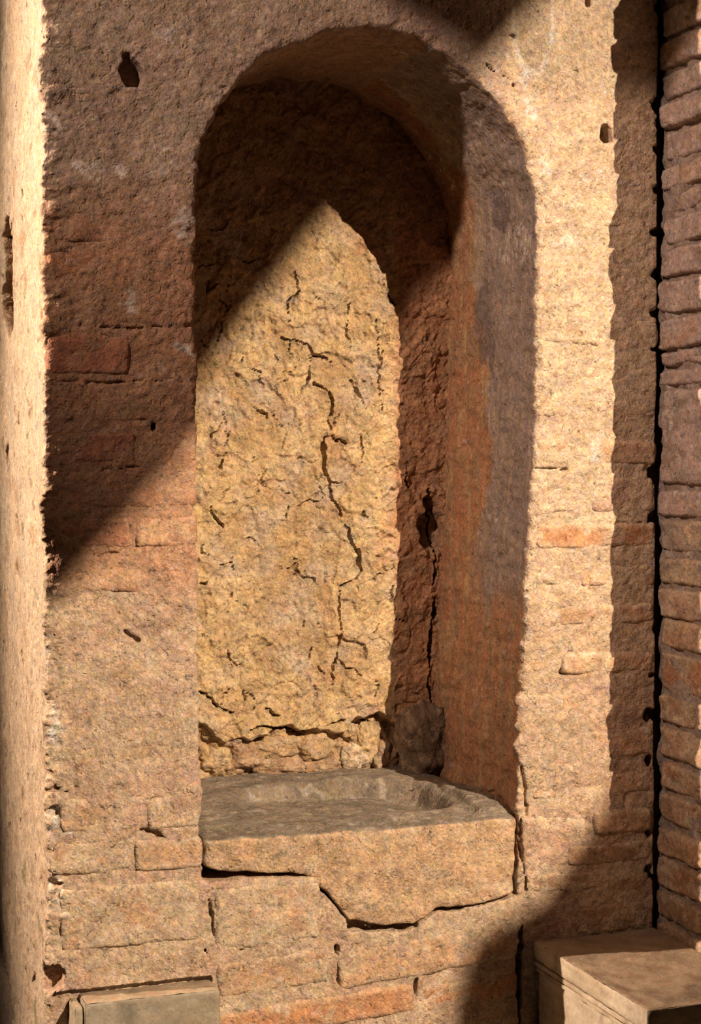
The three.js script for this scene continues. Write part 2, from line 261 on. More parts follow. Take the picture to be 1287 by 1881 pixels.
function paintCore(x, y, z, nx, ny, nz, c) {
  const a = fbm(x * 7, y * 10, z * 7, 3), b = fbm(x * 23 + 4, y * 30, z * 23, 3), e = noise(x * 75, y * 75, z * 75), g = noise(x * 150 + 3, y * 150, z * 150);
  mix3(c, C.tan, C.pink, step(-0.35, 0.45, a));
  blend(c, C.buff, 0.8 * step(0.05, 0.5, b));
  blend(c, C.brown, 0.55 * step(0.1, 0.55, -b + 0.3 * e));
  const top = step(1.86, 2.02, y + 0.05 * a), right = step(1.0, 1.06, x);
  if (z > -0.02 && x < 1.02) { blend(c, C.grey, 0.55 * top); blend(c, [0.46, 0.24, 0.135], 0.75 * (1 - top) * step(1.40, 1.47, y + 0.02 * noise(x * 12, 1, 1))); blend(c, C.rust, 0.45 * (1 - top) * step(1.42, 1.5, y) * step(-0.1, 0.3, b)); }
  if (z > -0.02 && right) { blend(c, C.buff, 0.7 * right * step(1.3, 1.5, y)); }
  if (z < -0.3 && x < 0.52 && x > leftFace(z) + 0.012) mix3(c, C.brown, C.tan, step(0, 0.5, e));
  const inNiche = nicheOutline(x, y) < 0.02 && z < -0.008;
  if (inNiche && x > 0.9) {                                  // plaster skin of the right reveal, torn along its inner edge
    const edge = -0.235 + 0.05 * noise(y * 7, 4.4, 0) + 0.02 * noise(y * 31, 8.8, 0) + 0.06 * step(1.9, 1.75, y), skin = step(edge - 0.004, edge + 0.004, z) * step(1.34, 1.46, y + 0.1 * noise(z * 20, y * 5, 9));
    mix3(c, C.rust, C.brown, step(-0.2, 0.4, noise(y * 16, z * 40, 1) + e * 0.4)); blend(c, C.clay, step(0.0, 0.5, noise(y * 8, z * 60, 6)));
    const pl = mix3([0, 0, 0], C.mauve, C.grey, step(-0.3, 0.4, noise(y * 9, z * 60, 2))); blend(pl, C.tan, 0.55 * step(0.05, 0.5, noise(y * 22, z * 90, 5) + 0.3 * e)); blend(pl, C.tan, 0.6 * step(-0.16, -0.22, z + 0.03 * noise(y * 12, 1, 1)));
    blend(c, pl, skin);
    for (const [[sz, sy], rz, ry] of SMEARS) { const q = Math.hypot((z - sz) / rz, (y - sy) / ry) + 0.35 * noise(z * 60, y * 40, 3); blend(c, [0.20, 0.155, 0.145], 0.75 * step(1.0, 0.8, q)); }
    for (const [sz, sy] of SCRATCHES) { const q = Math.hypot((z - sz) / 0.03, (y - sy) / 0.03); if (q < 1) blend(c, C.salt, 0.7 * step(0.1, 0.3, noise(z * 260, y * 60, 5))); }
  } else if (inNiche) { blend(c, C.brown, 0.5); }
  if (z > -0.02) {
    for (const [bx, by, rx, ry] of BLOOM) { const q = Math.hypot((x - bx) / rx, (y - by) / ry) + 0.8 * noise(x * 40, y * 55, 3); blend(c, C.salt, 0.85 * step(1.0, 0.4, q) * step(-0.35, 0.25, e + g)); }
    const tq = Math.max(Math.abs(x - TONGUE[0]) / 0.030, 0) ** 2 + Math.max(0, (TONGUE[1] - y) / 0.085) ** 2, tn = 0.12 * noise(x * 30, y * 30, 12); blend(c, C.salt, 0.55 * step(0.85, 1.0, tq + tn) * step(1.5, 1.15, tq + tn) * step(0.965, 0.985, x)); blend(c, [0.50, 0.38, 0.26], 0.9 * step(1.0, 0.9, tq + tn));
  }
  const salt = noise(x * 130, y * 130, z * 130) + 0.6 * noise(x * 14, y * 30, z * 14 + 3); 
  blend(c, C.salt, clamp(step(0.55, 0.95, salt) * (0.25 + 0.5 * top + 0.25 * right)));
  blend(c, C.dirt, 0.4 * step(0.42, 0.62, noise(x * 62 + 9, y * 62, z * 62)));
  blend(c, C.brown, 0.22 * step(0.25, 0.6, g));
  if (nx < -0.5 && x < leftFace(z) + 0.012 && nicheOutline(x, y) > 0.05) {                        // return face: pale lime skin with dark pits
    mix3(c, C.buff, [0.60, 0.49, 0.36], step(-0.3, 0.4, noise(y * 5, z * 12, 3))); blend(c, C.tan, 0.7 * step(1.6, 1.2, y + 0.15 * noise(z * 8, y * 3, 8)));
    blend(c, C.brown, 0.6 * step(0.3, 0.6, noise(y * 24, z * 9, 1.5))); blend(c, C.dirt, 0.8 * step(0.5, 0.68, noise(y * 60, z * 24, 6.5)));
    blend(c, C.dirt, 0.9 * step(0.47, 0.6, noise(x * 60, y * 34, z * 40)));
    blend(c, C.moss, 0.6 * step(0.45, 0.6, noise(y * 14, z * 10, 21)) * step(1.6, 1.2, y));
  }
}
const wallFront = structure(new THREE.Group(), 'wall_front');
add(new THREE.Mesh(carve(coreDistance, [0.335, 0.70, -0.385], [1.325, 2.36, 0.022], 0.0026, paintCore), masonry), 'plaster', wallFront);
// torn cavity on the return face, far along it
const CAVITY = [[-0.66, 1.985, 0.09, 0.03], [-0.63, 1.945, 0.10, 0.045], [-0.65, 1.885, 0.14, 0.05], [-0.60, 1.84, 0.09, 0.035], [-0.66, 1.61, 0.03, 0.02], [-0.45, 2.15, 0.015, 0.012], [-0.4, 1.3, 0.012, 0.01]];
function returnDistance(x, y, z, coarse) {
  let d = Math.max(leftFace(z) - x, z - 0.0);
  if (!coarse) for (const [cz, cy, rz, ry] of CAVITY) d = Math.max(d, -Math.max((Math.hypot((z - cz) / rz, (y - cy) / ry) + 0.3 * noise(y * 40, z * 40, 2) - 1) * 0.05, x - leftFace(z) - 0.11));
  if (coarse) return d;
  const p2 = noise(x * 60, y * 34, z * 40); return d - coreDisplace(x, y, z) + (p2 > 0.46 ? (p2 - 0.46) * 0.03 : 0);
}
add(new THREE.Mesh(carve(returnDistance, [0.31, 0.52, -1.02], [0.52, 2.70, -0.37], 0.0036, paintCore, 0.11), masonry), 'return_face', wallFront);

// ------------------------------------------------------------------ bricks: worn faces bedded in the mortar
function brickGeometry(w, h, depth, opt = {}) {
  const cell = opt.cell ?? 0.0034, nx = Math.max(4, Math.round(w / cell)), ny = Math.max(4, Math.round(h / cell)), s = opt.seed ?? rnd() * 100, round = opt.round ?? 0.007, rough = opt.rough ?? 1;
  const tone = opt.tone ?? C.rust, dust = opt.dust ?? C.tan, cover = opt.cover ?? 0.0, pos = [], uv = [], col = [], ix = [], c = [0, 0, 0];
  for (let j = -1; j <= ny + 1; j++) for (let i = -1; i <= nx + 1; i++) {
    const ii = clamp(i, 0, nx), jj = clamp(j, 0, ny), rim = i !== ii || j !== jj;
    let x = (ii / nx - 0.5) * w, y = (jj / ny - 0.5) * h;
    const e = Math.min(w / 2 - Math.abs(x), h / 2 - Math.abs(y)), ex = w / 2 - Math.abs(x), ey = h / 2 - Math.abs(y);
    const corner = ex < round * 2 && ey < round * 2 ? Math.hypot(round * 2 - ex, round * 2 - ey) - round * 2 : -1;
    let z = -Math.pow(clamp(1 - e / round), 2.2) * round * 0.8; if (corner > 0) { z -= corner * 1.5; x -= Math.sign(x) * corner * 0.6; y -= Math.sign(y) * corner * 0.6; }
    const px = x + s, py = y + s * 0.37;
    const pt = noise(px * 75, py * 75, s + 7); if (pt > 0.45) z -= rough * (pt - 0.45) * 0.008;
    z += rough * (fbm(px * 14, py * 22, s, 2) * 0.0045 + noise(px * 60, py * 70, s) * 0.0014 + noise(px * 150, py * 150, s) * 0.0007);
    const edge = step(0.015, 0, e); x += edge * noise(py * 30, s, 1.3) * 0.0035; y += edge * (noise(px * 22, s, 4.7) * 0.003 + noise(px * 80, s, 2.7) * 0.0012);
    if (rim) z = -depth;
    pos.push(x, y, z); uv.push(px, py);
    mix3(c, tone, C.brown, 0.5 * step(-0.2, 0.6, noise(px * 10, py * 26, s + 3)));
    blend(c, C.orange, 0.35 * step(0.1, 0.5, noise(px * 24, py * 34, s + 9)));
    blend(c, dust, clamp(step(0.05 - cover, 0.55 - cover, fbm(px * 16, py * 24, s + 5, 3) + 0.25 * noise(px * 110, py * 110, s)) + 0.5 * edge));
    blend(c, C.salt, (opt.salt ?? 0.4) * step(0.6 - (opt.salt ?? 0.4) * 0.4, 0.9, noise(px * 120, py * 120, s + 1) + 0.4 * noise(px * 12, py * 12, s) + (opt.salt ?? 0) * 0.4 * noise(px * 50, py * 50, s)));
    blend(c, C.dirt, 0.35 * step(0.45, 0.7, noise(px * 80, py * 80, s + 2)));
    col.push(c[0], c[1], c[2]);
  }
  const W = nx + 3; for (let j = 0; j < ny + 2; j++) for (let i = 0; i < nx + 2; i++) { const a = j * W + i; ix.push(a, a + 1, a + W + 1, a, a + W + 1, a + W); }
  const b = [0, nx + 2, (ny + 2) * W + nx + 2, (ny + 2) * W]; ix.push(b[0], b[2], b[1], b[0], b[3], b[2]);
  return geometry(pos, null, uv, col, ix);
}
function frontBrick(u0, u1, v0, v1, opt = {}) {
  const um = (u0 + u1) / 2, vm = (v0 + v1) / 2, [x0] = onZ(u0, vm), [x1] = onZ(u1, vm), [, y1] = onZ(um, v0), [, y0] = onZ(um, v1);
  const m = new THREE.Mesh(brickGeometry(x1 - x0, y1 - y0, opt.depth ?? 0.03, opt), brickClay);
  m.position.set((x0 + x1) / 2, (y0 + y1) / 2, opt.out ?? 0.0005); m.rotation.z = opt.tilt ?? (rnd() - 0.5) * 0.012; m.rotation.x = (rnd() - 0.5) * 0.02;
  return add(m, 'brick', wallFront);
}
const T = C;
// left of the niche, from the top
for (const [u0, u1, v0, v1, tone, cover, out] of [
  [82, 230, 398, 448, T.pink, 0.35, -0.001], [236, 358, 402, 450, T.pink, 0.3, -0.001], [84, 356, 462, 520, T.rust, 0.1, 0], [84, 200, 536, 594, T.rust, 0.1, 0], [206, 358, 536, 596, T.brown, 0.12, 0],
  [86, 240, 612, 690, T.red, 0, 0.001], [246, 360, 614, 690, T.rust, 0.15, 0], [84, 180, 712, 776, T.brown, 0.1, 0], [186, 358, 712, 776, T.brown, 0.15, 0], [88, 250, 792, 850, T.red, -0.05, 0.0015], [256, 362, 790, 850, T.orange, 0.2, 0],
  [88, 150, 874, 936, T.rust, 0.1, 0], [156, 362, 872, 934, T.rust, 0.15, 0], [90, 240, 950, 1008, T.red, 0.05, 0.001], [246, 362, 948, 1006, T.orange, 0.15, 0.0005], [92, 260, 1044, 1090, T.orange, 0.1, 0.001],
  [112, 264, 1462, 1528, T.orange, 0.2, 0.001], [270, 366, 1462, 1524, T.orange, 0.25, 0.0015], [96, 240, 1544, 1606, T.orange, 0.25, 0.001], [246, 372, 1540, 1600, T.orange, 0.2, 0.002],
  [110, 368, 1622, 1738, T.orange, 0.35, 0.0025], [250, 384, 1742, 1790, T.brown, 0.1, -0.006], [120, 246, 1748, 1812, T.brown, 0.2, -0.008],
]) frontBrick(u0, u1, v0, v1, { tone, cover: tone === T.red ? cover - 0.12 : cover + 0.08, out: out - 0.0010, dust: v0 < 1100 ? [0.46, 0.24, 0.135] : C.tan, round: 0.005 });
// under the slab
for (const [u0, u1, v0, v1, tone, cover, out, tilt] of [
  [392, 588, 1620, 1738, T.orange, 0.4, 0.002, 0.03], [398, 610, 1752, 1820, T.orange, 0.2, 0.002, 0.05], [618, 944, 1716, 1792, T.orange, 0.2, 0.001, 0.07], 
  [772, 952, 1798, 1846, T.ember, 0.12, 0.0015, 0.05], [398, 762, 1832, 1890, T.ember, -0.02, 0.003, 0.05], [770, 950, 1856, 1900, T.orange, 0.15, 0.0005, 0.05],
]) frontBrick(u0, u1, v0, v1, { tone, cover, out, tilt });
// right of the niche, up to the corner
for (const [u0, u1, v0, v1, tone, cover, out] of [
  [992, 1206, 128, 184, T.pink, 0.6, -0.003], [1140, 1209, 202, 268, T.brown, 0.3, -0.001], [994, 1209, 282, 340, T.pink, 0.5, -0.002], [996, 1210, 356, 418, T.pink, 0.5, -0.002], [994, 1209, 432, 494, T.pink, 0.45, -0.001], [990, 1210, 512, 568, T.orange, 0.35, 0],
  [988, 1209, 584, 636, T.orange, 0.3, 0], [990, 1208, 650, 704, T.pink, 0.4, -0.001], [988, 1206, 718, 768, T.orange, 0.3, 0], [984, 1206, 808, 856, T.orange, 0.25, 0.0005], [984, 1078, 870, 944, T.orange, 0.35, 0], [1084, 1204, 876, 942, T.pink, 0.25, 0.001],
  [982, 1204, 960, 1008, T.ember, 0.08, 0.0015], [1063, 1204, 1034, 1080, T.orange, 0.2, 0], [972, 1056, 1036, 1080, T.buff, 0.4, -0.001], [972, 1202, 1110, 1150, T.orange, 0.2, 0.001], [1029, 1200, 1196, 1238, T.orange, 0.15, 0.003], [968, 1016, 1196, 1236, T.orange, 0.35, 0],
  [972, 1200, 1268, 1310, T.orange, 0.2, 0], [1074, 1200, 1338, 1392, T.orange, 0.25, 0], [976, 1198, 1418, 1464, T.orange, 0.15, 0.001], [1088, 1197, 1486, 1532, T.orange, 0.0, 0.005], [980, 1080, 1494, 1530, T.buff, 0.4, -0.001],
  [1040, 1196, 1546, 1588, T.brown, 0.2, 0.001], [970, 1096, 1600, 1640, T.brown, 0.3, 0.001], [1100, 1192, 1604, 1664, T.brown, 0.2, 0.001], [968, 1190, 1660, 1720, T.brown, 0.2, 0.0],
]) frontBrick(u0, u1, v0, v1, { tone, cover: cover, out, dust: C.buff });

// ------------------------------------------------------------------ the clay panel at the back of the niche
const BACK_CRACKS = [
  [0.0016, 0.010, [540, 500, 545, 535, 528, 560, 532, 590]], [0.0022, 0.012, [520, 620, 556, 628, 572, 650, 600, 660, 612, 668]], [0.0020, 0.011, [566, 650, 568, 690, 552, 715]], [0.0028, 0.014, [575, 705, 600, 720, 608, 750, 603, 790, 590, 815, 598, 870, 604, 905, 625, 950, 640, 985]],
  [0.0022, 0.012, [606, 795, 618, 812, 636, 816]], [0.0024, 0.012, [640, 985, 655, 1010, 660, 1045, 640, 1070, 622, 1080]], [0.0016, 0.010, [620, 1080, 624, 1130, 620, 1190, 612, 1230, 608, 1260]], [0.0014, 0.008, [418, 780, 412, 830, 404, 860]], [0.0024, 0.012, [384, 930, 392, 958, 408, 970]],
  [0.0012, 0.007, [640, 700, 665, 740, 680, 770]], [0.0012, 0.008, [690, 590, 694, 650, 694, 720, 700, 760]], [0.0024, 0.014, [362, 1266, 384, 1280, 398, 1298, 424, 1308]], [0.0020, 0.012, [478, 1300, 492, 1304, 508, 1314]], [0.0012, 0.008, [640, 560, 634, 600, 640, 640]], [0.0014, 0.008, [460, 680, 478, 684]], [0.0014, 0.008, [505, 655, 510, 668]],
  [0.0034, 0.024, [786, 900, 800, 1020, 795, 1080, 800, 1120, 788, 1180, 785, 1240, 786, 1300]], [0.0022, 0.014, [745, 845, 742, 880, 748, 900]], [0.0030, 0.02, [786, 1304, 760, 1312, 742, 1318]], [0.0026, 0.016, [455, 1340, 480, 1334, 520, 1336, 566, 1344]], [0.0016, 0.01, [600, 1330, 622, 1322]], [0.0018, 0.012, [668, 1322, 690, 1334]], [0.0014, 0.008, [660, 800, 668, 830, 660, 850]], [0.0012, 0.008, [700, 520, 722, 560]],
].map(([w, d, p]) => [w, d, line(-0.33, ...p)]);
for (let i = 0; i < 66; i++) {                                // hair cracks of the drying clay
  let u = 365 + 360 * rnd(), v = 420 + 860 * rnd(), t = Math.PI * (0.25 + 0.5 * rnd()), p = [u, v]; const n = 2 + Math.floor(rnd() * 3), l = 6 + 9 * rnd();
  for (let k = 0; k < n; k++) { t += (rnd() - 0.5) * 1.6; u += Math.cos(t) * l; v += Math.sin(t) * l; p.push(u, v); }
  BACK_CRACKS.push([0.0008 + 0.0007 * rnd(), 0.005 + 0.003 * rnd(), line(-0.33, ...p)]);
}
const TORN = onZ(792, 968, -0.33);
const PEELED = [[545, 980, 95, 120], [540, 1130, 70, 60], [470, 770, 50, 60], [600, 690, 46, 40], [600, 1210, 70, 40]].map(([u, v, a, b]) => [...onZ(u, v, -0.33), a * 0.00085, b * 0.00085]);
function crust(x, y) { let m = fbm(x * 13, y * 13, 4.5, 4) * 1.1 + 0.12; for (const [cx, cy, a, b] of PEELED) m -= 0.9 * step(1.25, 0.7, Math.hypot((x - cx) / a, (y - cy) / b) + 0.3 * noise(x * 30, y * 30, 2)); return m; }
{
  const x0 = 0.552, x1 = 1.078, y0 = 1.05, y1 = 2.24, h = 0.0016, nx = Math.round((x1 - x0) / h), ny = Math.round((y1 - y0) / h), pos = [], uv = [], col = [], ix = [], c = [0, 0, 0];
  for (let j = 0; j <= ny; j++) for (let i = 0; i <= nx; i++) {
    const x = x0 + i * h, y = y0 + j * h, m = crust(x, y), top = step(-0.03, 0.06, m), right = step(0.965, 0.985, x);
    let z = NICHE.back + top * 0.0035 + fbm(x * 8, y * 8, 1, 2) * 0.006 + top * noise(x * 42, y * 42, 2) * 0.0028 + noise(x * 85, y * 85, 3) * 0.0018 + noise(x * 190, y * 190, 4) * 0.0009;
    const lump = noise(x * 26, y * 26, 11); z += top * Math.max(0, lump) * 0.004 + step(-0.02, 0.04, noise(x * 21, y * 19, 71)) * 0.0022 + step(-0.02, 0.04, noise(x * 47, y * 43, 72)) * 0.0013 * step(-0.3, 0.3, noise(x * 9, y * 9, 75)) + step(0.0, 0.06, noise(x * 95, y * 90, 73)) * 0.0006;
    const pit = noise(x * 70 + 5, y * 70, 8); if (pit > 0.4) z -= (pit - 0.4) * 0.012;
    const ridge = 1 - Math.abs(noise(x * 20 + 3, y * 16, 13)) * 18; if (ridge > 0) z -= ridge * 0.0022 * top * step(-0.1, 0.25, noise(x * 7, y * 7, 9));
    // below a ragged line the panel has fallen away to the rubble behind it
    const fall = 1.180 + 0.034 * noise(x * 13, 3.4, 1) + 0.012 * noise(x * 34, y * 20, 1) + 0.005 * noise(x * 80, y * 60, 1), gone = step(fall + 0.003, fall - 0.004, y) * step(1.0, 0.985, x); z -= gone * (0.020 + 0.012 * noise(x * 24, y * 30, 61) + 0.006 * noise(x * 70, y * 70, 62));
    let cr = 0; const wx = x + noise(x * 130, y * 130, 1.5) * 0.0032 + noise(x * 45, y * 45, 2.5) * 0.005, wy = y + noise(x * 130, y * 130, 7.5) * 0.0032 + noise(x * 45, y * 45, 3.5) * 0.004;
    for (const [w, d, p] of BACK_CRACKS) for (let k = 1; k < p.length; k++) { const a = p[k - 1], b = p[k]; if (wx < Math.min(a[0], b[0]) - 0.008 || wx > Math.max(a[0], b[0]) + 0.008 || wy < Math.min(a[1], b[1]) - 0.008 || wy > Math.max(a[1], b[1]) + 0.008) continue;
      const q = segment(wx, wy, a, b), ww = w * (0.62 + 1.0 * noise(x * 38, y * 38, 6)) * (0.45 + 0.75 * Math.sin(Math.PI * (k - 0.5) / (p.length - 1))); if (ww > 0.0003) cr = Math.max(cr, 1.7 * d * (1 - step(ww * 0.4, ww * 1.15, q))); z += 0.0012 * (1 - step(ww * 1.2, ww * 4, q)); }
    z -= cr;
    const torn = step(1.2, 0.8, Math.hypot((x - TORN[0]) / 0.022, (y - TORN[1]) / 0.040) + 0.5 * noise(x * 45, y * 45, 81)); z -= 0.03 * torn;
    pos.push(x, y, z); uv.push(x, y);
    mix3(c, C.clay, C.tan, step(-0.3, 0.4, noise(x * 18, y * 18, 17))); blend(c, C.yellow, top * (0.45 + 0.5 * step(-0.2, 0.4, noise(x * 24, y * 24, 31)))); blend(c, C.rust, 0.45 * step(0.25, 0.6, noise(x * 11, y * 11, 23)) * (1 - 0.6 * top));
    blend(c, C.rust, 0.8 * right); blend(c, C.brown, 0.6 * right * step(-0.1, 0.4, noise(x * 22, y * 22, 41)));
    blend(c, C.brown, 0.4 * step(0.2, 0.6, noise(x * 55, y * 55, 37))); blend(c, C.salt, 0.3 * step(0.5, 0.8, noise(x * 120, y * 120, 43))); blend(c, C.brown, 0.45 * clamp(gone + step(0.42, 0.6, pit))); blend(c, C.dirt, 0.8 * torn);
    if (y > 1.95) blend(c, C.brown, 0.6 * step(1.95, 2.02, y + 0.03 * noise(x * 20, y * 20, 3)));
    col.push(c[0], c[1], c[2]);
  }
  for (let j = 0; j < ny; j++) for (let i = 0; i < nx; i++) { const a = j * (nx + 1) + i; ix.push(a, a + 1, a + nx + 2, a, a + nx + 2, a + nx + 1); }
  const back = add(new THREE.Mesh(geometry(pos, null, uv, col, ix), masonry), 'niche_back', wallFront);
  back.userData.label = 'cracked yellow clay panel';
  // rubble exposed at its foot
  for (const [u, v, a, b, tone] of [[392, 1340, 24, 18, C.clay], [430, 1352, 22, 24, C.brown], [400, 1395, 28, 22, C.yellow], [455, 1385, 34, 26, C.brown], [510, 1372, 44, 22, C.clay], [515, 1408, 50, 18, C.brown], [580, 1372, 36, 26, C.clay], [590, 1408, 36, 14, C.brown], [652, 1392, 24, 26, C.buff], [676, 1365, 20, 34, C.yellow], [640, 1345, 14, 12, C.clay], [700, 1385, 18, 30, C.brown]]) {
    const [x, y] = onZ(u, v, -0.34), s = new THREE.Mesh(stoneGeometry(a * 0.00092, b * 0.00092, 0.02, tone, u), masonry); s.position.set(x, y, -0.354); s.rotation.z = (rnd() - 0.5) * 0.8; add(s, 'rubble_stone', back);
  }
}
function stoneGeometry(rx, ry, rz, tone, s, detail = 24) {
  const g = new THREE.IcosahedronGeometry(1, detail > 20 ? 14 : 8), p = g.attributes.position, uv = [], col = [], c = [0, 0, 0];
  for (let i = 0; i < p.count; i++) {
    let x = p.getX(i), y = p.getY(i), z = p.getZ(i); const k = Math.pow(Math.abs(x) ** 3.4 + Math.abs(y) ** 3.4 + Math.abs(z) ** 3.4, -1 / 3.4);
    const n = 1 + 0.34 * fbm(x * 1.5 + s, y * 1.5, z * 1.5, 3) + 0.07 * noise(x * 6 + s, y * 6, z * 6) + 0.025 * noise(x * 14, y * 14 + s, z * 14);
    x *= k * n * rx; y *= k * n * ry; z *= k * n * rz; p.setXYZ(i, x, y, z); uv.push(x + s * 0.013, y + z * 0.6);
    mix3(c, tone, C.tan, 0.5 * step(-0.1, 0.5, noise(x * 60 + s, y * 60, z * 60))); blend(c, C.dirt, 0.6 * step(0.15, 0.55, noise(x * 90, y * 90 + s, z * 90))); blend(c, C.salt, 0.3 * step(0.45, 0.8, noise(x * 160, y * 160, s))); col.push(...c);
  }
  g.setAttribute('uv', new THREE.Float32BufferAttribute(uv, 2)); g.setAttribute('color', new THREE.Float32BufferAttribute(col, 3));
  g.deleteAttribute('normal'); const merged = weld(g); merged.computeVertexNormals(); return merged;
}
function weld(g) {                                          // shared vertices by position, so that the stone shades smoothly
  const p = g.attributes.position, uv = g.attributes.uv, col = g.attributes.color, seen = new Map(), pos = [], u2 = [], c2 = [], ix = [];
  for (let i = 0; i < p.count; i++) { const k = `${Math.round(p.getX(i) * 1e6)},${Math.round(p.getY(i) * 1e6)},${Math.round(p.getZ(i) * 1e6)}`; let n = seen.get(k);
    if (n === undefined) { n = pos.length / 3; seen.set(k, n); pos.push(p.getX(i), p.getY(i), p.getZ(i)); u2.push(uv.getX(i), uv.getY(i)); c2.push(col.getX(i), col.getY(i), col.getZ(i)); } ix.push(n); }
  return geometry(pos, null, u2, c2, ix);
}

// ------------------------------------------------------------------ the sill slab with its basin
{
  const paint = (x, y, z, nx, ny, nz, c) => {
    const up = Math.max(step(0.45, 0.75, ny), step(-0.010, -0.022, z) * step(-0.045, -0.035, y - slabTop(z))), e = noise(x * 70, y * 70, z * 70), b = fbm(x * 18, y * 24, z * 18, 3);
    mix3(c, [0.56, 0.38, 0.23], C.orange, 0.6 * step(-0.2, 0.5, b)); blend(c, C.buff, 0.5 * step(0.1, 0.5, noise(x * 34, y * 34, z * 34 + 7))); blend(c, C.brown, 0.5 * step(0.2, 0.6, e)); blend(c, C.dirt, 0.6 * step(0.4, 0.6, noise(x * 44, y * 60, z * 44 + 3)));
    const t = mix3([0, 0, 0], [0.21, 0.165, 0.12], [0.29, 0.23, 0.17], step(-0.3, 0.4, noise(x * 14, z * 30, 5))); blend(t, C.salt, 0.28 * step(0.15, 0.6, noise(x * 60, z * 80, 9) + 0.3 * b)); blend(t, C.dirt, 0.6 * step(0.2, 0.5, noise(x * 30, z * 44, 19))); blend(t, C.moss, 0.4 * step(0.3, 0.6, noise(x * 20, z * 30, 29)));
    blend(c, t, up);
  };
  const g = carve(slabDistance, [0.555, 0.93, -0.36], [1.052, 1.135, 0.02], 0.0026, paint, 0.3);
  thing(new THREE.Mesh(g, masonry), 'sill_slab', 'thick worn stone sill slab with a shallow rounded basin, at the foot of the arched niche', 'stone slab');
}
{ const [x, y] = onZ(752, 1375, -0.26);
  const m = new THREE.Mesh(stoneGeometry(0.046, 0.058, 0.034, [0.20, 0.13, 0.08], 31), masonry); m.position.set(1.024, 1.150, -0.312);
  thing(m, 'corner_stone', 'dark rounded lump of stone in the shaded right back corner of the niche', 'stone'); }

// ------------------------------------------------------------------ right wall: courses of thin bricks running towards the viewer
const wallRight = structure(new THREE.Group(), 'wall_right');
{
  const mortar = (x, y, z, coarse) => { const n = coarse ? 0 : fbm(x * 14, y * 14, z * 14, 3) * 0.004 + noise(x * 60, y * 60, z * 60) * 0.0018; return Math.max(1.2765 - x, z - 0.31, -z - 0.008) - n * 2.6; };
  const paint = (x, y, z, nx, ny, nz, c) => { mix3(c, C.mauve, C.grey, step(-0.3, 0.4, fbm(x * 20, y * 20, z * 20, 3))); blend(c, C.salt, 0.4 * step(0.2, 0.6, noise(x * 44, y * 44, z * 44))); blend(c, C.dirt, 0.6 * step(0.1, 0.5, noise(x * 50, y * 50, z * 50))); };
  add(new THREE.Mesh(carve(mortar, [1.255, 0.70, -0.03], [1.31, 2.6, 0.335], 0.003, paint, 0.6), masonry), 'mortar', wallRight);
  const joints = [-240, -180, -120, -60, 0, 60, 120, 178, 232, 293, 345, 390, 447, 507, 575, 640, 674, 712, 895, 952, 1020, 1077, 1140, 1201, 1280, 1340, 1405, 1465, 1525, 1585, 1650, 1708, 1770];
  for (let i = 1; i < joints.length; i++) {
    const y1 = onX(1250, joints[i - 1], 1.27)[1] - 0.0035, y0 = onX(1250, joints[i], 1.27)[1] + 0.0030, v = joints[i];
    const tones = [C.grey, C.pink, C.mauve, C.pink, [0.52, 0.36, 0.30], [0.58, 0.43, 0.36], C.mauve], tone = v === 712 ? C.red : v === 895 ? C.grey : v < 140 ? C.brown : v > 1180 ? [C.rust, C.brown, C.orange][i % 3] : tones[i % 7];
    const z0 = -0.005 + 0.013 * rnd(), end = 0.318 + 0.03 * rnd(), split = rnd() < 0.4 ? 0.10 + 0.08 * rnd() : 0;
    for (const [a, b] of split ? [[z0, split - 0.004], [split + 0.004, end]] : [[z0, end]]) {
      const m = new THREE.Mesh(brickGeometry(b - a, y1 - y0, 0.05, { tone, cover: v < 1000 ? 0.4 : 0.2, dust: v < 1000 ? [0.50, 0.375, 0.32] : C.tan, salt: v < 1000 ? 0.75 : 0.45, round: 0.0055, rough: 1.7, cell: 0.0030 }), brickClay);
      m.rotation.y = -Math.PI / 2; m.rotation.z = (rnd() - 0.5) * 0.035; m.position.set(1.2705 + (rnd() - 0.5) * 0.007, (y0 + y1) / 2, (a + b) / 2); add(m, 'brick', wallRight);
    }
  }
}

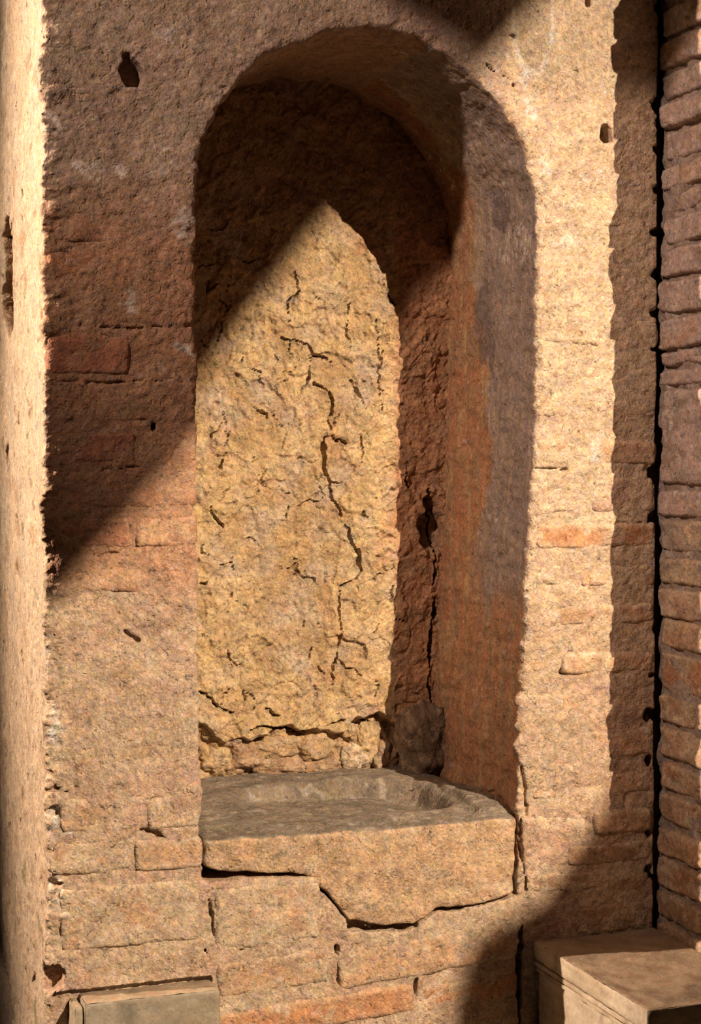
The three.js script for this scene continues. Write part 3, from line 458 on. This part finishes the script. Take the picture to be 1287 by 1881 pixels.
// ------------------------------------------------------------------ marble pieces
function marbleBox(w, h, d, r, s, tone = [0.66, 0.56, 0.42], dusty = [0.40, 0.30, 0.20]) {   // worn box with chipped arrises, standing on its base
  const g = new THREE.BoxGeometry(w, h, d, Math.max(2, Math.round(w / 0.004)), Math.max(2, Math.min(90, Math.round(h / 0.004))), Math.max(2, Math.round(d / 0.004))), p = g.attributes.position, uv = g.attributes.uv, nrm = g.attributes.normal, col = [], c = [0, 0, 0];
  for (let i = 0; i < p.count; i++) {
    let x = p.getX(i), y = p.getY(i), z = p.getZ(i); const nx = nrm.getX(i), ny = nrm.getY(i), nz = nrm.getZ(i);
    const rr = r * (1 + 1.0 * Math.max(0, noise(x * 30 + s, y * 30, z * 30)) + 1.2 * Math.max(0, noise(x * 9 + s, y * 9, z * 9) - 0.2) * 2), cx = clamp(x, -w / 2 + rr, w / 2 - rr), cy = clamp(y, -h / 2 + rr, h / 2 - rr), cz = clamp(z, -d / 2 + rr, d / 2 - rr);
    const dx = x - cx, dy = y - cy, dz = z - cz, l = Math.hypot(dx, dy, dz) || 1, k = rr / l; if (l > rr) { x = cx + dx * k; y = cy + dy * k; z = cz + dz * k; }
    const n = 0.0018 * fbm(x * 20 + s, y * 34, z * 20, 2) + 0.0008 * noise(x * 70, y * 110 + s, z * 70); x += nx * n; y += ny * n; z += nz * n;
    uv.setXY(i, (Math.abs(nx) > 0.5 ? z : x) + s, Math.abs(ny) > 0.5 ? z : y); p.setXYZ(i, x, y, z);
    mix3(c, tone, [tone[0] * 0.8, tone[1] * 0.76, tone[2] * 0.68], step(-0.3, 0.5, fbm(x * 12 + s, y * 12, z * 12, 3))); blend(c, dusty, 0.35 * step(0.1, 0.6, noise(x * 40, y * 40, z * 40 + s))); blend(c, dusty, 0.45 * step(0.0, 0.5, noise(x * 18, y * 90, z * 18 + s)));
    if (ny > 0.5) { blend(c, dusty, 0.85); blend(c, C.dirt, 0.7 * step(-0.1, 0.4, noise(x * 34 + s, 6, z * 34) + 0.4 * noise(x * 110, 9, z * 110))); blend(c, C.rust, 0.4 * step(0.2, 0.5, noise(x * 70 + s, 3, z * 70))); blend(c, C.salt, 0.3 * step(0.5, 0.75, noise(x * 120 + s, 8, z * 120))); }
    col.push(...c);
  }
  g.setAttribute('color', new THREE.Float32BufferAttribute(col, 3)); g.computeVertexNormals(); return g;
}
{
  const top = 0.9035, x0 = 1.0625, x1 = 1.262, z0 = 0.006, z1 = 0.336, o = new THREE.Group(); o.position.set((x0 + x1) / 2, 0, (z0 + z1) / 2);
  const w = x1 - x0, d = z1 - z0, lay = (name, inset, y1, y0, r, s) => { const m = new THREE.Mesh(marbleBox(w - 2 * inset, y1 - y0, d - 2 * inset, r, s), marble); m.position.y = (y0 + y1) / 2; return add(m, name, o); };
  lay('body', 0.0055, top - 0.046, 0.12, 0.003, 3.1); lay('fillet', 0.0030, top - 0.0385, top - 0.0455, 0.0016, 4.4); lay('fillet', 0.0015, top - 0.0295, top - 0.0375, 0.0018, 5.5); lay('top_slab', 0, top, top - 0.0285, 0.0032, 1.7); lay('plinth', -0.0, 0.12, 0, 0.004, 8.2);
  thing(o, 'marble_block', 'pale marble block with a dusty top and thin grooved moulding, in the lower right corner', 'stone block');
}
{
  const [x0, yt] = onZ(130, 1830), [x1] = onZ(392, 1818), o = new THREE.Group(); o.position.set((x0 + x1) / 2, yt - 0.34, 0.012);
  const w = x1 - x0; const m = new THREE.Mesh(marbleBox(w - 0.012, 0.34, 0.05, 0.004, 6.3, [0.36, 0.30, 0.22]), marble); m.position.set(0.006, 0.17, 0); add(m, 'slab_face', o);
  const e = new THREE.Mesh(marbleBox(0.012, 0.336, 0.046, 0.003, 9.3, [0.50, 0.42, 0.31]), marble); e.position.set(-w / 2 + 0.005, 0.168, -0.002); add(e, 'edge_fillet', o);
  o.rotation.z = 0.0; 
  thing(o, 'marble_fragment', 'weathered pale marble slab fragment set against the pier at the lower left', 'stone slab');
}

// ------------------------------------------------------------------ the rest of the chamber: shell with thickness, and an added wall whose opening shapes the key light
function box(x0, x1, y0, y1, z0, z1) {
  const g = new THREE.BoxGeometry(x1 - x0, y1 - y0, z1 - z0); g.translate((x0 + x1) / 2, (y0 + y1) / 2, (z0 + z1) / 2);
  const p = g.attributes.position, n = g.attributes.normal, uv = g.attributes.uv; for (let i = 0; i < p.count; i++) uv.setXY(i, Math.abs(n.getX(i)) > 0.5 ? p.getZ(i) : p.getX(i), Math.abs(n.getY(i)) > 0.5 ? p.getZ(i) : p.getY(i));
  return g;
}
const mesh = (g, m = shellMaterial) => new THREE.Mesh(g, m);
add(mesh(box(0.44, 1.32, 2.35, 4.2, -1.0, 0.0)), 'upper_masonry', wallFront);
add(mesh(box(0.40, 1.32, 0.0, 0.71, -1.0, -0.004)), 'lower_masonry', wallFront);
add(mesh(box(0.53, 1.40, 0.71, 2.35, -1.0, -0.392)), 'rear_masonry', wallFront);
add(mesh(box(1.305, 1.55, 0.0, 4.2, -1.0, 0.30)), 'inner_masonry', wallRight);
add(mesh(box(1.275, 1.32, 2.59, 4.2, -0.001, 0.30)), 'upper_masonry', wallRight);
structure(mesh(box(0.30, 1.32, 2.52, 2.72, -0.05, 0.5)), 'added_ledge_1');                       // unseen ledge, added to shade the head of the corner
structure(mesh(box(-4.2, 3.6, -0.2, 0.0, -2.8, 5.2)), 'floor');
structure(mesh(box(-4.2, 3.6, 4.2, 4.4, -2.8, 5.2)), 'ceiling');
structure(mesh(box(-4.2, -4.0, 0.0, 4.2, -2.6, 5.0)), 'wall_left');
structure(mesh(box(3.4, 3.6, 0.0, 4.2, -2.6, 5.0)), 'wall_outer');
structure(mesh(box(-4.2, 3.6, 0.0, 4.2, -2.8, -2.6)), 'wall_far');
structure(mesh(box(-4.2, 3.6, 0.0, 4.2, 5.0, 5.2)), 'wall_end');
{
  const s = new THREE.Shape(); s.moveTo(-4.0, 0); s.lineTo(3.4, 0); s.lineTo(3.4, 4.2); s.lineTo(-4.0, 4.2); s.closePath();
  const along = (x, y) => new THREE.Vector2(lerp(x, KEY.at[0], 2.7 / KEY.at[2]), lerp(y, KEY.at[1], 2.7 / KEY.at[2]));   // where the lamp's ray to a point of the pier crosses this wall
  const h = new THREE.Path([[0.0, 0.3], [0.93, 0.3], [0.945, 0.79], [0.970, 0.915], [1.083, 0.965], [1.16, 1.070], [1.24, 1.16], [1.62, 1.22], [1.62, 2.56], [1.28, 2.5], [1.0355, 2.2295], [0.9677, 2.1544], [0.5646, 1.6394], [0.369, 1.4235], [0.2, 1.24], [0.0, 0.9]].map(([x, y]) => along(x, y)));
  s.holes.push(h);
  const g = new THREE.ExtrudeGeometry(s, { depth: 0.03, bevelEnabled: false }); g.translate(0, 0, 2.7);
  structure(mesh(g), 'wall_light_mask');  // unseen wall, added so that its opening trims the key light on the pier
}
// ------------------------------------------------------------------ lamps (all outside the picture)
function spotlight(name, label, { at, aim, color, power }, angle, radius, penumbra = 0.35) {
  const o = new THREE.Group(), A = new THREE.Vector3(...at), dir = new THREE.Vector3(...aim).sub(A).normalize(); o.position.copy(A);
  o.quaternion.setFromUnitVectors(new THREE.Vector3(0, 0, 1), dir);
  const housing = new THREE.Mesh(new THREE.LatheGeometry([[0.0, -0.16], [0.035, -0.155], [0.045, -0.13], [0.05, -0.02], [0.056, -0.015], [0.056, -0.005], [0.048, -0.005], [0.04, -0.06], [0.0, -0.062]].map(([x, y]) => new THREE.Vector2(x, y)), 32), metal); housing.geometry.rotateX(Math.PI / 2); add(housing, 'housing', o);
  const bulb = new THREE.Mesh(new THREE.SphereGeometry(0.010, 20, 12), new THREE.MeshStandardMaterial({ color: 0x000000, emissive: color, emissiveIntensity: 3 })); bulb.position.z = -0.03; add(bulb, 'bulb', o);
  thing(o, name, label, 'lamp');
  const l = new THREE.SpotLight(color, power, 0, angle, penumbra, 2); l.position.copy(A).addScaledVector(dir, 0.012); l.target.position.set(...aim); l.castShadow = true; l.shadow.mapSize.set(2048, 2048); l.shadow.radius = radius; l.shadow.bias = -0.0005; l.shadow.camera.near = 0.05; scene.add(l, l.target);
}
spotlight('spotlight', 'small black spotlight behind the breach in the wall at the viewer\'s back', KEY, 0.36, 0.6, 0.9);
spotlight('spotlight', 'small black spotlight in the passage left of the pier', SIDE, 0.42, 0.6, 1);
spotlight('spotlight', 'small black fill spotlight added to the left of the viewer', FILL, 0.265, 4, 1);
renderer.render(scene, camera);
